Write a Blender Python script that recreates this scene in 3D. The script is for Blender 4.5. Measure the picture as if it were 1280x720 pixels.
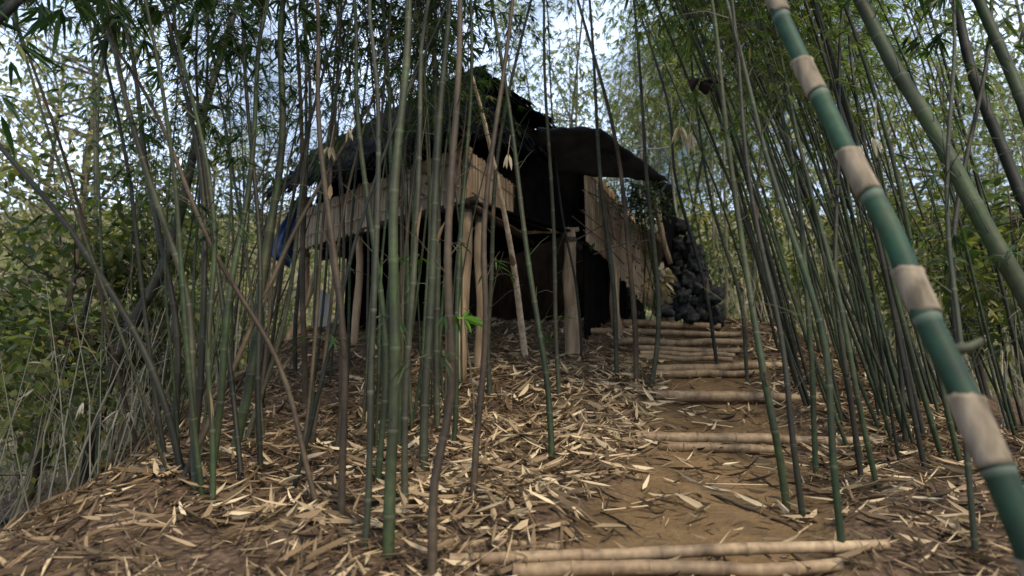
import bpy, math, random
from mathutils import Vector, Matrix, noise
R = math.radians
scene = bpy.context.scene
for o in list(bpy.data.objects): bpy.data.objects.remove(o)
col = scene.collection
random.seed(7)

# ------------------------------------------------------------ camera, sky, sun, exposure
EYE = 1.4; TH = R(12); F = 800.0
cam = bpy.data.cameras.new('camera'); camo = bpy.data.objects.new('camera', cam); col.objects.link(camo)
camo.location = (0, 0, EYE); camo.rotation_euler = (R(90) + TH, 0, 0)
cam.sensor_width = 36; cam.lens = 36 * F / 1280; cam.clip_end = 2000; cam.clip_start = 0.02
cam.dof.use_dof = True; cam.dof.focus_distance = 4.8; cam.dof.aperture_fstop = 1.5
scene.camera = camo
SUN_EL, SUN_AZ = 50, 152
w = bpy.data.worlds.new('World'); scene.world = w; w.use_nodes = True
nt = w.node_tree; N = nt.nodes; Lk = nt.links
bg = N['Background']; bg.inputs['Strength'].default_value = 0.15
sky = N.new('ShaderNodeTexSky'); sky.sky_type = 'NISHITA'; sky.sun_disc = False
sky.sun_elevation = R(SUN_EL); sky.sun_rotation = R(SUN_AZ); sky.air_density = 1.0; sky.dust_density = 1.0
tc = N.new('ShaderNodeTexCoord'); nz = N.new('ShaderNodeTexNoise'); nz.inputs['Scale'].default_value = 3.2; nz.inputs['Detail'].default_value = 5
rp = N.new('ShaderNodeValToRGB'); rp.color_ramp.elements[0].position = .38; rp.color_ramp.elements[1].position = .58
mx = N.new('ShaderNodeMix'); mx.data_type = 'RGBA'; mx.inputs['B'].default_value = (11.5, 14.0, 18.5, 1)
Lk.new(tc.outputs['Generated'], nz.inputs['Vector']); Lk.new(nz.outputs['Fac'], rp.inputs['Fac'])
Lk.new(rp.outputs['Color'], mx.inputs['Factor']); Lk.new(sky.outputs['Color'], mx.inputs['A']); Lk.new(mx.outputs['Result'], bg.inputs['Color'])
sl = bpy.data.lights.new('sun', 'SUN'); sl.energy = 5.0; sl.angle = R(10); sl.color = (1, .86, .62)
so = bpy.data.objects.new('sun', sl); col.objects.link(so)
el, az = R(SUN_EL), R(SUN_AZ)
sd = Vector((math.sin(az) * math.cos(el), math.cos(az) * math.cos(el), math.sin(el)))
so.rotation_euler = sd.to_track_quat('Z', 'Y').to_euler(); so.location = (0, 0, 30)
vs = scene.view_settings; vs.view_transform = 'Standard'; vs.look = 'None'; vs.gamma = 1; vs.exposure = -0.3
scene.render.engine = 'CYCLES'
scene.cycles.max_bounces = 5; scene.cycles.transparent_max_bounces = 4

# ------------------------------------------------------------ helpers
def lerp(a, b, t): return a + (b - a) * t
def sm(a, b, x):
    t = max(0., min(1., (x - a) / (b - a))); return t * t * (3 - 2 * t)
def interp(tab, y):
    if y <= tab[0][0]: return tab[0][1]
    for (a, u), (b, v) in zip(tab, tab[1:]):
        if y <= b:
            return u + (v - u) * (y - a) / (b - a)
    return tab[-1][1]
PROF = [(-6, -.5), (0, .3), (2, .70), (2.8, .88), (4.8, 1.27), (6.2, 1.66), (7.3, 2.02), (9.2, 2.80), (10.5, 3.0), (14, 2.9),
        (20, 2.2), (30, 4.5), (60, 15), (120, 42), (320, 90)]
PATH = [(1.5, .45), (2.8, .78), (3.4, .98), (4.8, 1.50), (5.5, 1.72), (6.6, 2.02), (7.7, 2.28), (9.2, 2.45), (12, 2.6)]
def gbase(y):
    return (interp(PROF, y - .35) + 2 * interp(PROF, y) + interp(PROF, y + .35)) / 4
def pathf(x, y):
    if y > 11: return 0
    c = interp(PATH, y); n = noise.noise(Vector((x * 1.7, y * 1.7, 3))) * .25
    return 1 - sm(.36, .78, abs(x - c) + n)
def G(x, y):
    z = gbase(y)
    dl = max(0, -x - 1.75 - .12 * min(8.5, max(y, 0))); dr = max(0, x - 3.3 - .02 * max(y, 0))
    fade = 1 - sm(16, 40, y)
    z -= fade * (3.8 * (1 - math.exp(-dl * dl / (dl + .5) * .26)))
    z -= fade * (2.2 * (1 - math.exp(-dr * dr / (dr + .6) * .2)))
    pf = pathf(x, y)
    a = 1 - .7 * pf
    z += a * (.13 * noise.noise(Vector((x * .8, y * .8, 0))) + .05 * noise.noise(Vector((x * 2.6, y * 2.6, 5)))) - .05 * pf
    if y < 14: z += .018 * noise.noise(Vector((x * 9, y * 9, 2)))
    if y > 18: z += sm(18, 50, y) * 3.5 * noise.noise(Vector((x * .05, y * .05, 9)))
    return z
def ray(px, py):
    u = (px - 640) / F; v = (360 - py) / F
    return Vector((u, math.cos(TH) - v * math.sin(TH), math.sin(TH) + v * math.cos(TH)))
def at(px, py, Y):          # world point at forward distance Y along that line of sight
    d = ray(px, py); return Vector((0, 0, EYE)) + d * (Y / d.y)
def ground_hit(px, py, y0=1.2, y1=30):
    d = ray(px, py); d = d / d.y; y = y0
    while y < y1:
        p = Vector((0, 0, EYE)) + d * y
        if p.z < G(p.x, p.y): return p
        y += .03
    return Vector((0, 0, EYE)) + d * y1
def tag(o, label=None, cat=None, group=None, kind=None):
    if label: o['label'] = label
    if cat: o['category'] = cat
    if group: o['group'] = group
    if kind: o['kind'] = kind
    return o
def empty(name, loc, label, cat, group=None):
    o = bpy.data.objects.new(name, None); col.objects.link(o); o.location = loc; o.empty_display_size = .2
    return tag(o, label, cat, group)
class MB:
    def __init__(s): s.v = []; s.f = []; s.a = []; s.b = []
    def add(s, vs, fs, a=0., b=0.):
        n = len(s.v); s.v += [tuple(v) for v in vs]; s.f += [tuple(i + n for i in f) for f in fs]
        s.a += (a if isinstance(a, list) else [a] * len(vs)); s.b += (b if isinstance(b, list) else [b] * len(vs))
    def mesh(s, name, mat, off=(0, 0, 0), smooth=False):
        me = bpy.data.meshes.new(name); ox, oy, oz = off
        me.from_pydata([(x - ox, y - oy, z - oz) for x, y, z in s.v], [], s.f)
        at_ = me.attributes.new('ra', 'FLOAT', 'POINT'); at_.data.foreach_set('value', s.a)
        at_ = me.attributes.new('rb', 'FLOAT', 'POINT'); at_.data.foreach_set('value', s.b)
        me.materials.append(mat)
        if smooth: me.polygons.foreach_set('use_smooth', [True] * len(me.polygons))
        me.update(); return me
    def build(s, name, mat, parent=None, off=None, smooth=False):
        if off is None: off = tuple(parent.location) if parent else (0, 0, 0)
        o = bpy.data.objects.new(name, s.mesh(name, mat, off, smooth)); col.objects.link(o)
        if parent: o.parent = parent
        else: o.location = off
        return o
def frame(d):
    d = d.normalized(); a = Vector((0, 0, 1)) if abs(d.z) < .9 else Vector((1, 0, 0))
    x = d.cross(a).normalized(); return x, d.cross(x).normalized()
def tube(mb, pts, rad, sides=7, a=None, b=0., cap=True, wob=0., hollow=False):
    vs = []; fs = []; aa = []; n = len(pts); x = None
    for i, p in enumerate(pts):
        d = (pts[min(i + 1, n - 1)] - pts[max(i - 1, 0)])
        if d.length < 1e-6: d = Vector((0, 0, 1))
        d.normalize()
        if x is None: x, _ = frame(d)
        else: x = (x - d * x.dot(d)).normalized()
        y = d.cross(x); r = rad[i] if isinstance(rad, list) else rad
        for k in range(sides):
            t = 2 * math.pi * k / sides; rr = r
            if wob: rr *= 1 + wob * noise.noise(Vector((p.x * 3 + math.cos(t) * 1.3, p.y * 3 + math.sin(t) * 1.3, p.z * 3)))
            vs.append(p + x * math.cos(t) * rr + y * math.sin(t) * rr)
            aa.append(a[i] if isinstance(a, list) else (a or 0.))
    for i in range(n - 1):
        for k in range(sides):
            k2 = (k + 1) % sides
            fs.append((i * sides + k, i * sides + k2, (i + 1) * sides + k2, (i + 1) * sides + k))
    if cap:
        if hollow:
            for e, base, dr in ((0, 0, pts[1] - pts[0]), (1, (n - 1) * sides, pts[-2] - pts[-1])):
                c = pts[0] if e == 0 else pts[-1]; dn = dr.normalized(); m = len(vs)
                for k in range(sides): q = vs[base + k]; vs.append(c + (q - c) * .72); aa.append(.5)
                for k in range(sides): q = vs[base + k]; vs.append(c + (q - c) * .70 + dn * .09); aa.append(.5)
                for k in range(sides):
                    k2 = (k + 1) % sides
                    fs.append((base + k, base + k2, m + k2, m + k)); fs.append((m + k, m + k2, m + sides + k2, m + sides + k))
                fs.append(tuple(m + sides + k for k in range(sides)))
        else:
            fs.append(tuple(range(sides))[::-1]); fs.append(tuple((n - 1) * sides + k for k in range(sides)))
    mb.add(vs, fs, aa, b)
def spline(cp, n):          # Catmull-Rom through control points
    P = [cp[0] * 2 - cp[1]] + list(cp) + [cp[-1] * 2 - cp[-2]]; out = []
    segs = len(cp) - 1
    for i in range(n + 1):
        t = i / n * segs; k = min(int(t), segs - 1); t -= k; p0, p1, p2, p3 = P[k:k + 4]
        out.append(.5 * ((2 * p1) + (p2 - p0) * t + (2 * p0 - 5 * p1 + 4 * p2 - p3) * t * t + (3 * p1 - p0 - 3 * p2 + p3) * t ** 3))
    return out
def resample(pts):
    L = [0.]
    for a, b in zip(pts, pts[1:]): L.append(L[-1] + (b - a).length)
    def f(s):
        s = max(0, min(L[-1], s))
        lo = 0
        while lo < len(L) - 2 and L[lo + 1] < s: lo += 1
        t = (s - L[lo]) / max(1e-6, L[lo + 1] - L[lo]); return pts[lo].lerp(pts[lo + 1], t)
    return f, L[-1]
def box(mb, c, ax, ay, az, a=0., b=0.):     # c centre, half-extent vectors
    vs = [c + ax * i + ay * j + az * k for i in (-1, 1) for j in (-1, 1) for k in (-1, 1)]
    mb.add(vs, [(0, 1, 3, 2), (4, 6, 7, 5), (0, 4, 5, 1), (2, 3, 7, 6), (0, 2, 6, 4), (1, 5, 7, 3)], a, b)

# ------------------------------------------------------------ materials
def mat(name):
    m = bpy.data.materials.new(name); m.use_nodes = True; return m, m.node_tree.nodes, m.node_tree.links, m.node_tree.nodes['Principled BSDF']
def ramp(N, stops):
    r = N.new('ShaderNodeValToRGB'); e = r.color_ramp.elements
    e[0].position = stops[0][0]; e[0].color = (*stops[0][1], 1); e[1].position = stops[-1][0]; e[1].color = (*stops[-1][1], 1)
    for p, c in stops[1:-1]: q = e.new(p); q.color = (*c, 1)
    return r
def noise_node(N, L, scale, detail=4, coord='Object', vscale=None):
    t = N.new('ShaderNodeTexCoord'); n = N.new('ShaderNodeTexNoise'); n.inputs['Scale'].default_value = scale; n.inputs['Detail'].default_value = detail
    if vscale:
        mp = N.new('ShaderNodeMapping'); mp.inputs['Scale'].default_value = vscale
        L.new(t.outputs[coord], mp.inputs['Vector']); L.new(mp.outputs['Vector'], n.inputs['Vector'])
    else: L.new(t.outputs[coord], n.inputs['Vector'])
    return n
def mix(N, L, fac, a, b, mode='MIX'):
    m = N.new('ShaderNodeMix'); m.data_type = 'RGBA'; m.blend_type = mode
    for sock, v in (('Factor', fac), ('A', a), ('B', b)):
        if hasattr(v, 'links'): L.new(v, m.inputs[sock])
        elif isinstance(v, tuple): m.inputs[sock].default_value = (*v, 1)
        else: m.inputs[sock].default_value = v
    return m.outputs['Result']
def attr(N, n):
    a = N.new('ShaderNodeAttribute'); a.attribute_name = n; return a.outputs['Fac']
def bump(N, L, bs, h, s=.3, d=.01):
    b = N.new('ShaderNodeBump'); b.inputs['Strength'].default_value = s; b.inputs['Distance'].default_value = d
    L.new(h, b.inputs['Height']); L.new(b.outputs['Normal'], bs.inputs['Normal'])
def simple(name, c0, c1, scale=6, rough=.8, vscale=None, bs_=.4, bd=.01, detail=6):
    m, N, L, b = mat(name); n = noise_node(N, L, scale, detail, vscale=vscale)
    r = ramp(N, [(.32, c0), (.68, c1)]); L.new(n.outputs['Fac'], r.inputs['Fac']); L.new(r.outputs['Color'], b.inputs['Base Color'])
    b.inputs['Roughness'].default_value = rough; b.inputs['Specular IOR Level'].default_value = .25
    bump(N, L, b, n.outputs['Fac'], bs_, bd); return m
def leafmat(name, stops, trans=.45, rough=.5, objvar=.25, spec=.3):
    m, N, L, b = mat(name); r = ramp(N, stops); L.new(attr(N, 'ra'), r.inputs['Fac'])
    oi = N.new('ShaderNodeObjectInfo'); mr = N.new('ShaderNodeMapRange'); mr.inputs['To Min'].default_value = 1 - objvar; mr.inputs['To Max'].default_value = 1 + objvar
    L.new(oi.outputs['Random'], mr.inputs['Value'])
    v = N.new('ShaderNodeHueSaturation'); L.new(r.outputs['Color'], v.inputs['Color']); L.new(mr.outputs['Result'], v.inputs['Value'])
    L.new(v.outputs['Color'], b.inputs['Base Color']); b.inputs['Roughness'].default_value = rough; b.inputs['Specular IOR Level'].default_value = spec
    t = N.new('ShaderNodeBsdfTranslucent'); L.new(mix(N, L, 1., v.outputs['Color'], (1.25, 1.3, .7), 'MULTIPLY'), t.inputs['Color'])
    ms = N.new('ShaderNodeMixShader'); ms.inputs['Fac'].default_value = trans
    L.new(b.outputs['BSDF'], ms.inputs[1]); L.new(t.outputs['BSDF'], ms.inputs[2]); L.new(ms.outputs[0], N['Material Output'].inputs['Surface'])
    return m
def culmmat(name, c_lo, c_hi, c_alt, ring=(.30, .29, .22), rough=.45):
    m, N, L, b = mat(name)
    oi = N.new('ShaderNodeObjectInfo')
    c = mix(N, L, oi.outputs['Random'], c_lo, c_hi)
    n = noise_node(N, L, 9, 5, vscale=(1, 1, .12)); rr = ramp(N, [(.45, (0, 0, 0)), (.72, (1, 1, 1))]); L.new(n.outputs['Fac'], rr.inputs['Fac'])
    c = mix(N, L, rr.outputs['Color'], c, c_alt)
    n2 = noise_node(N, L, 30, 6); n3 = noise_node(N, L, 2.3, 3); c = mix(N, L, .8, c, mix(N, L, 1., c, n2.outputs['Fac'], 'MULTIPLY')); g3 = ramp(N, [(.38, (.55, .5, .45)), (.62, (1.15, 1.15, 1.1))]); L.new(n3.outputs['Fac'], g3.inputs['Fac']); c = mix(N, L, 1., c, g3.outputs['Color'], 'MULTIPLY')
    # ring: waxy pale just under the node, dark scar at the node
    rg = ramp(N, [(0., (.35,) * 3), (.012, (0.,) * 3), (.93, (0.,) * 3), (.985, (.7,) * 3), (1., (.2,) * 3)]); L.new(attr(N, 'ra'), rg.inputs['Fac'])
    c = mix(N, L, rg.outputs['Color'], c, ring)
    L.new(c, b.inputs['Base Color']); b.inputs['Roughness'].default_value = rough; b.inputs['Specular IOR Level'].default_value = .35
    bump(N, L, b, n.outputs['Fac'], .25, .004); return m
M = {}
M['culm_green'] = culmmat('green culm', (.028, .056, .014), (.062, .090, .026), (.070, .058, .030), ring=(.10, .10, .06), rough=.65)
M['culm_grey'] = culmmat('grey culm', (.050, .062, .030), (.085, .090, .046), (.065, .050, .032), ring=(.12, .12, .08), rough=.65)
M['culm_brown'] = culmmat('brown culm', (.090, .062, .034), (.15, .105, .06), (.06, .045, .026), ring=(.07, .055, .035), rough=.7)
M['culm_dark'] = culmmat('dark culm', (.019, .023, .010), (.038, .034, .016), (.034, .030, .018), ring=(.06, .06, .04), rough=.65)
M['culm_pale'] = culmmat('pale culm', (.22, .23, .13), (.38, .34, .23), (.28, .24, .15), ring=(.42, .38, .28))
M['culm_bleached'] = simple('bleached culm', (.42, .30, .18), (.78, .62, .43), 12, .75, (2, 2, .25), .4, .006)
M['culm_dry'] = culmmat('dry culm', (.66, .49, .32), (.70, .54, .37), (.42, .30, .19), ring=(.12, .08, .05))
M['culm_thick'] = culmmat('thick blue green culm', (.012, .062, .028), (.014, .068, .030), (.050, .075, .034), ring=(.14, .16, .12), rough=.65)
M['sheath'] = simple('tan culm sheath', (.10, .078, .050), (.29, .23, .16), 12, .8, (2, 2, .5), .6, .006, 9)
M['pole'] = culmmat('weathered pole', (.42, .28, .155), (.56, .40, .24), (.22, .14, .08), ring=(.11, .065, .04), rough=.6)
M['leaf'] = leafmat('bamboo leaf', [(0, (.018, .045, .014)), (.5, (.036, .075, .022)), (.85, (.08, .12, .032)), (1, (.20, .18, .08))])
M['leaf_mid'] = leafmat('sunlit bamboo leaf', [(0, (.05, .085, .02)), (.5, (.12, .17, .045)), (.85, (.22, .26, .08)), (1, (.28, .26, .12))], .55)  # paler copy of the bamboo leaf, sunlight put into its colour
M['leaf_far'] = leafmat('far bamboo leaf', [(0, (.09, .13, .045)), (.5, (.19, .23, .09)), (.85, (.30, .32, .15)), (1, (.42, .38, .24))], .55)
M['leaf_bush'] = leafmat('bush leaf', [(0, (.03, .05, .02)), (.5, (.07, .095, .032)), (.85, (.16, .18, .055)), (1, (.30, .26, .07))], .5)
M['leaf_tree'] = leafmat('tree leaf', [(0, (.09, .11, .05)), (.45, (.17, .18, .09)), (.75, (.30, .28, .17)), (1, (.42, .34, .23))], .5)  # paler tones, with the haze of the far woods put into the colour
M['leaf_red'] = leafmat('russet leaf', [(0, (.06, .03, .02)), (.6, (.16, .08, .05)), (1, (.25, .17, .08))], .4)
M['under'] = leafmat('dry stems', [(0, (.07, .075, .04)), (.5, (.17, .15, .10)), (1, (.36, .31, .23))], .25)
M['leaf_bright'] = leafmat('bright leaf', [(0, (.12, .32, .03)), (1, (.20, .42, .04))], .35)
M['litter'] = leafmat('litter leaf', [(0, (.032, .020, .010)), (.35, (.11, .070, .036)), (.62, (.23, .155, .085)), (.85, (.46, .34, .20)), (1, (.70, .56, .36))], .12, .75, 0)
M['deadleaf'] = leafmat('dead leaf', [(0, (.30, .24, .15)), (1, (.62, .54, .38))], .3, .7)
M['darkleaf'] = simple('black curled sheath', (.010, .007, .008), (.035, .02, .02), 9)
M['twig'] = simple('twig', (.05, .045, .03), (.11, .10, .07), 8)
M['bark'] = simple('bark', (.05, .04, .028), (.12, .095, .07), 5, .9, (2, 2, .6), .8, .03)
M['post'] = simple('hut post', (.17, .115, .065), (.42, .30, .185), 5, .85, (3, 3, .5), .7, .01)
M['darkwood'] = simple('dark brown wood', (.018, .012, .009), (.05, .032, .022), 5, .9, (2, 2, .7))  # dark brown wood of beams and rafters
M['shade_black'] = simple('shade-black wood', (.003, .0025, .002), (.010, .007, .0055), 5, .95, (2, 2, .7))  # shade inside and under the hut painted into a near-black wood colour
M['shade_black'].node_tree.nodes['Principled BSDF'].inputs['Specular IOR Level'].default_value = .05
M['thatch'] = leafmat('thatch', [(0, (.004, .005, .006)), (.7, (.010, .012, .015)), (1, (.024, .026, .031))], 0., .95, 0, .06)
M['felt'] = simple('roofing felt', (.022, .025, .032), (.065, .07, .082), 4, .85, None, .8, .02, 9)
M['sack'] = simple('black sack', (.008, .008, .009), (.060, .060, .060), 14, .85, None, 1., .04, 9)
M['tarp'] = simple('blue tarp', (.02, .045, .13), (.05, .11, .27), 4, .45, None, .6, .03)
M['board'] = simple('pale board', (.38, .35, .30), (.58, .54, .48), 3, .7, (4, 4, .5))
M['moss'] = leafmat('moss leaf', [(0, (.018, .035, .008)), (1, (.06, .09, .02))], .3)
def slatmat(name, stops):
    m, N, L, b = mat(name); r = ramp(N, stops); L.new(attr(N, 'ra'), r.inputs['Fac'])
    n = noise_node(N, L, 6, 6, vscale=(2.5, 2.5, .5)); g = ramp(N, [(.25, (.45, .42, .4)), (.7, (1, 1, 1))]); L.new(n.outputs['Fac'], g.inputs['Fac'])
    L.new(mix(N, L, 1., r.outputs['Color'], g.outputs['Color'], 'MULTIPLY'), b.inputs['Base Color']); b.inputs['Roughness'].default_value = .7
    b.inputs['Specular IOR Level'].default_value = .25; bump(N, L, b, n.outputs['Fac'], .4, .006); return m
M['slat'] = slatmat('bamboo slat', [(0, (.38, .25, .14)), (.6, (.56, .40, .24)), (1, (.70, .53, .35))])
M['slat_grey'] = slatmat('weathered slat', [(0, (.28, .20, .13)), (.6, (.44, .34, .23)), (1, (.62, .50, .36))])
# ground
m, NN, LL, b = mat('forest ground'); M['ground'] = m
n1 = noise_node(NN, LL, 2.2, 10); n2 = noise_node(NN, LL, 26, 8); n3 = noise_node(NN, LL, .13, 5)
soil = ramp(NN, [(.3, (.035, .022, .014)), (.5, (.085, .054, .034)), (.72, (.17, .115, .073))]); LL.new(n2.outputs['Fac'], soil.inputs['Fac'])
dirt = ramp(NN, [(.3, (.12, .075, .034)), (.7, (.235, .15, .075))]); LL.new(n1.outputs['Fac'], dirt.inputs['Fac'])
dd = mix(NN, LL, .5, dirt.outputs['Color'], mix(NN, LL, 1., dirt.outputs['Color'], n2.outputs['Fac'], 'MULTIPLY'))
cc = mix(NN, LL, attr(NN, 'ra'), soil.outputs['Color'], dd)
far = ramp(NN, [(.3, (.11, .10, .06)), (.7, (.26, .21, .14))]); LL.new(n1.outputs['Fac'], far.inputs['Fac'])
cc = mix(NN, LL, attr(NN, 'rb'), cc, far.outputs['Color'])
LL.new(cc, b.inputs['Base Color']); b.inputs['Roughness'].default_value = .95; b.inputs['Specular IOR Level'].default_value = .15
bump(NN, LL, b, n2.outputs['Fac'], .8, .03)

# ------------------------------------------------------------ terrain
def axis(lo, hi, step, far_lo, far_hi, gr=1.12):
    a = []; x = lo
    while x <= hi: a.append(x); x += step
    s = step; x = lo; l = []
    while x > far_lo: s *= gr; x -= s; l.append(x)
    s = step; x = a[-1]; r = []
    while x < far_hi: s *= gr; x += s; r.append(x)
    return l[::-1] + a + r
XS = axis(-4.6, 4.8, .07, -450, 450); YS = axis(1.0, 11, .07, -60, 600)
vs_ = []; pa = []; pb = []
for y in YS:
    for x in XS:
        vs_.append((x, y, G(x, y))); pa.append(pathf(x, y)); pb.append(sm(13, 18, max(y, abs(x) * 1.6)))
nx = len(XS); fs_ = [(j * nx + i, j * nx + i + 1, (j + 1) * nx + i + 1, (j + 1) * nx + i) for j in range(len(YS) - 1) for i in range(nx - 1)]
g = MB(); g.add(vs_, fs_, pa, pb); tag(g.build('ground', M['ground'], smooth=True), kind='structure')

# ------------------------------------------------------------ leaves
def leaf(mb, p, d, L, W, a, droop=.15, twist=None, curl=0.):
    d = d.normalized(); s = d.cross(Vector((0, 0, 1)))
    if s.length < .1: s = Vector((1, 0, 0))
    s.normalize()
    tw = random.uniform(-.8, .8) if twist is None else twist
    n = s.cross(d).normalized(); s = s * math.cos(tw) + n * math.sin(tw); n = s.cross(d).normalized()
    dn = Vector((0, 0, -1)) * droop * L
    c = n * curl * W
    vs = [p, p + d * L * .28 + s * W * .5 + dn * .08 + c, p + d * L * .28 - s * W * .5 + dn * .08 + c,
          p + d * L * .66 + s * W * .38 + dn * .42 + c, p + d * L * .66 - s * W * .38 + dn * .42 + c, p + d * L + dn,
          p + d * L * .28 + dn * .08 - c * .2, p + d * L * .66 + dn * .42 - c * .2]
    mb.add(vs, [(0, 6, 1), (0, 2, 6), (1, 6, 7, 3), (2, 4, 7, 6), (3, 7, 5), (4, 5, 7)], a)
def fan(mb, p, d, n, ll, amb=.5):
    x, y = frame(d)
    for i in range(n):
        t = random.uniform(-1, 1); q = random.uniform(-.6, .6)
        dd = (d * random.uniform(.6, 1.2) + x * t * .9 + y * q * .7 + Vector((0, 0, -.45)))
        L = ll * random.uniform(.6, 1.2)
        leaf(mb, p, dd, L, L * random.uniform(.10, .15), min(1, max(0, random.gauss(amb, .25))), random.uniform(.1, .5))
def foliage(lm, tm, f, L, s0, s1, n, tl, ll, nl=6, amb=.45, side=None):
    for i in range(n):
        s = lerp(s0, s1, random.random()); p = f(s); az = random.uniform(0, 6.283)
        dr = Vector((math.cos(az), math.sin(az), random.uniform(.1, .9)))
        if side is not None and random.random() < .6: dr = (dr * .5 + side).normalized()
        dr.normalize(); T = tl * random.uniform(.4, 1.2)
        pts = [p, p + dr * T * .5 + Vector((0, 0, .02)), p + dr * T + Vector((0, 0, -.12 * T))]
        tube(tm, pts, [.004, .003, .0015], 3, cap=False)
        for q in (.45, .7, 1.):
            if q < 1 and random.random() < .25: continue
            b = pts[0].lerp(pts[2], q) + Vector((0, 0, .03)) * (q < 1); e = b
            if q < 1:
                dv = Vector((random.uniform(-1, 1), random.uniform(-1, 1), random.uniform(-.5, .4))).normalized(); e = b + dv * T * .35
                tube(tm, [b, e], [.0025, .0012], 3, cap=False); fan(lm, e, dv, random.randint(max(2, nl - 3), nl + 1), ll, amb)
            else: fan(lm, e, (pts[2] - pts[1]).normalized(), random.randint(nl - 2, nl + 3), ll, amb)
def culm_tube(mb, pts, r0, r1, node=.32, sides=8):
    f, L = resample(pts); s = 0.; P = []; Rr = []; A = []; k = 0
    nodes = []; nd = node * random.uniform(.4, 1)
    while nd < L: nodes.append(nd); nd += node * random.uniform(.85, 1.15)
    prev = 0.
    def rad(s): t = s / L; return r0 + (r1 - r0) * t ** 1.1
    for nd in nodes + [L]:
        seg = nd - prev; r = rad(prev)
        for fr in (.012, .06, .5, .94, .985):
            q = prev + seg * fr; rr = rad(q)
            kk = 1.0
            if fr in (.012,): kk = 1.10
            if fr == .985: kk = 1.07
            if fr == .5: kk = .98
            P.append(f(q)); Rr.append(rr * kk); A.append(fr)
        prev = nd
    mb_n = len(mb.v); tube(mb, P, Rr, sides, A)
    return f, L

GC = 'bamboo culms growing in front of the hut'
def bamboo_points(cp_px):
    """control points: first is a ground contact seen at (px,py); rest (px,py,Y)"""
    return [at(*c) for c in cp_px]
BASES = []
def make_bamboo(cp, r0, r1, matn, label, group, leaves=None, sides=8, node=.32, cat='bamboo'):
    """cp world points; leaves=(s0,s1,n,twig,leaf,amb)"""
    base = cp[0]
    root = empty('bamboo', base, label, cat, group)
    pts = spline(cp, 10 * (len(cp) - 1)); m = MB(); ph = random.uniform(0, 6); am = .003 if sides > 11 or matn == 'culm_bleached' else .016
    pts = [p + Vector((math.sin(i * .33 + ph), math.cos(i * .27 + ph), 0)) * am * min(1, i / 8) for i, p in enumerate(pts)]
    node *= random.uniform(.75, 1.3)
    f, L = culm_tube(m, pts, r0, r1, node, sides)
    if leaves:
        s0, s1, n, tl, ll, amb = leaves; lm, tm = MB(), MB()
        foliage(lm, tm, f, L, s0 * L, s1 * L, n, tl, ll, 6, amb); foliage(lm, tm, f, L, *((.12 * L, .26 * L, 1) if group == GC else (.22 * L, .5 * L, max(3, n // 10))), .25, ll * .7, 4, amb)
        for _ in range(12):
            p = f(random.uniform(.1, .7) * L); d = Vector((random.uniform(-1, 1), random.uniform(-1, 1), random.uniform(.2, 1.4))).normalized() * random.uniform(.05, .45)
            tube(m, [p, p + d * .6, p + d + Vector((0, 0, -.03))], [.003, .002, .001], 3, cap=False)
        tm.build('twigs', M['twig'], root); lm.build('foliage', M['leaf'], root)
    m.build('culm', M[matn], root, smooth=True); BASES.append((base.x, base.y, r0))
    if sides < 12:
        for _ in range(random.choice((0, 0, 0, 1))):
            q = random.uniform(.3, 2.2); p = f(q); d = (f(q + .1) - p).normalized(); az = random.uniform(0, 6.28); hm = MB()
            o_ = Vector((math.cos(az), math.sin(az), 0)) * r0 * .9
            leaf(hm, p + o_, d + o_ * random.uniform(2, 12), random.uniform(.12, .24), r0 * 1.5, random.uniform(.3, .6), random.uniform(0, .2), 0, .3)
            hm.build('sheath', M['litter'], root)
    return root
def culm_px(b, tops, width, matn, label, group, leaves=(.45, 1, 55, .55, .16, .45), extra=3.0, sides=8, node=.32, dig=.15):
    """b = (px,py) ground contact; tops = [(px,py,dY)...]; width = px at the base"""
    p0 = ground_hit(*b); Y = p0.y
    cp = [p0 - Vector((0, 0, dig))] + [at(x, y, Y + dy) for x, y, dy in tops]
    d = (cp[-1] - cp[-2]).normalized()
    if extra: cp.append(cp[-1] + d * extra * .5 + Vector((0, 0, .1))); cp.append(cp[-1] + d * extra * .5 + Vector((d.x * .4, d.y * .4, -.25)))
    r0 = width / 2 / F * Y * .72
    return make_bamboo(cp, r0, r0 * .35, matn, label, group, leaves, sides, node)

GC = 'bamboo culms growing in front of the hut'
GL = 'bamboo culms in the clump left of the hut'
GR = 'tall bamboo culms right of the steps'
LV = (.66, 1, 30, .5, .16, .45); LT = (.68, 1, 16, .4, .15, .4); LL_ = (.46, 1, 40, .6, .18, .4)
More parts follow.
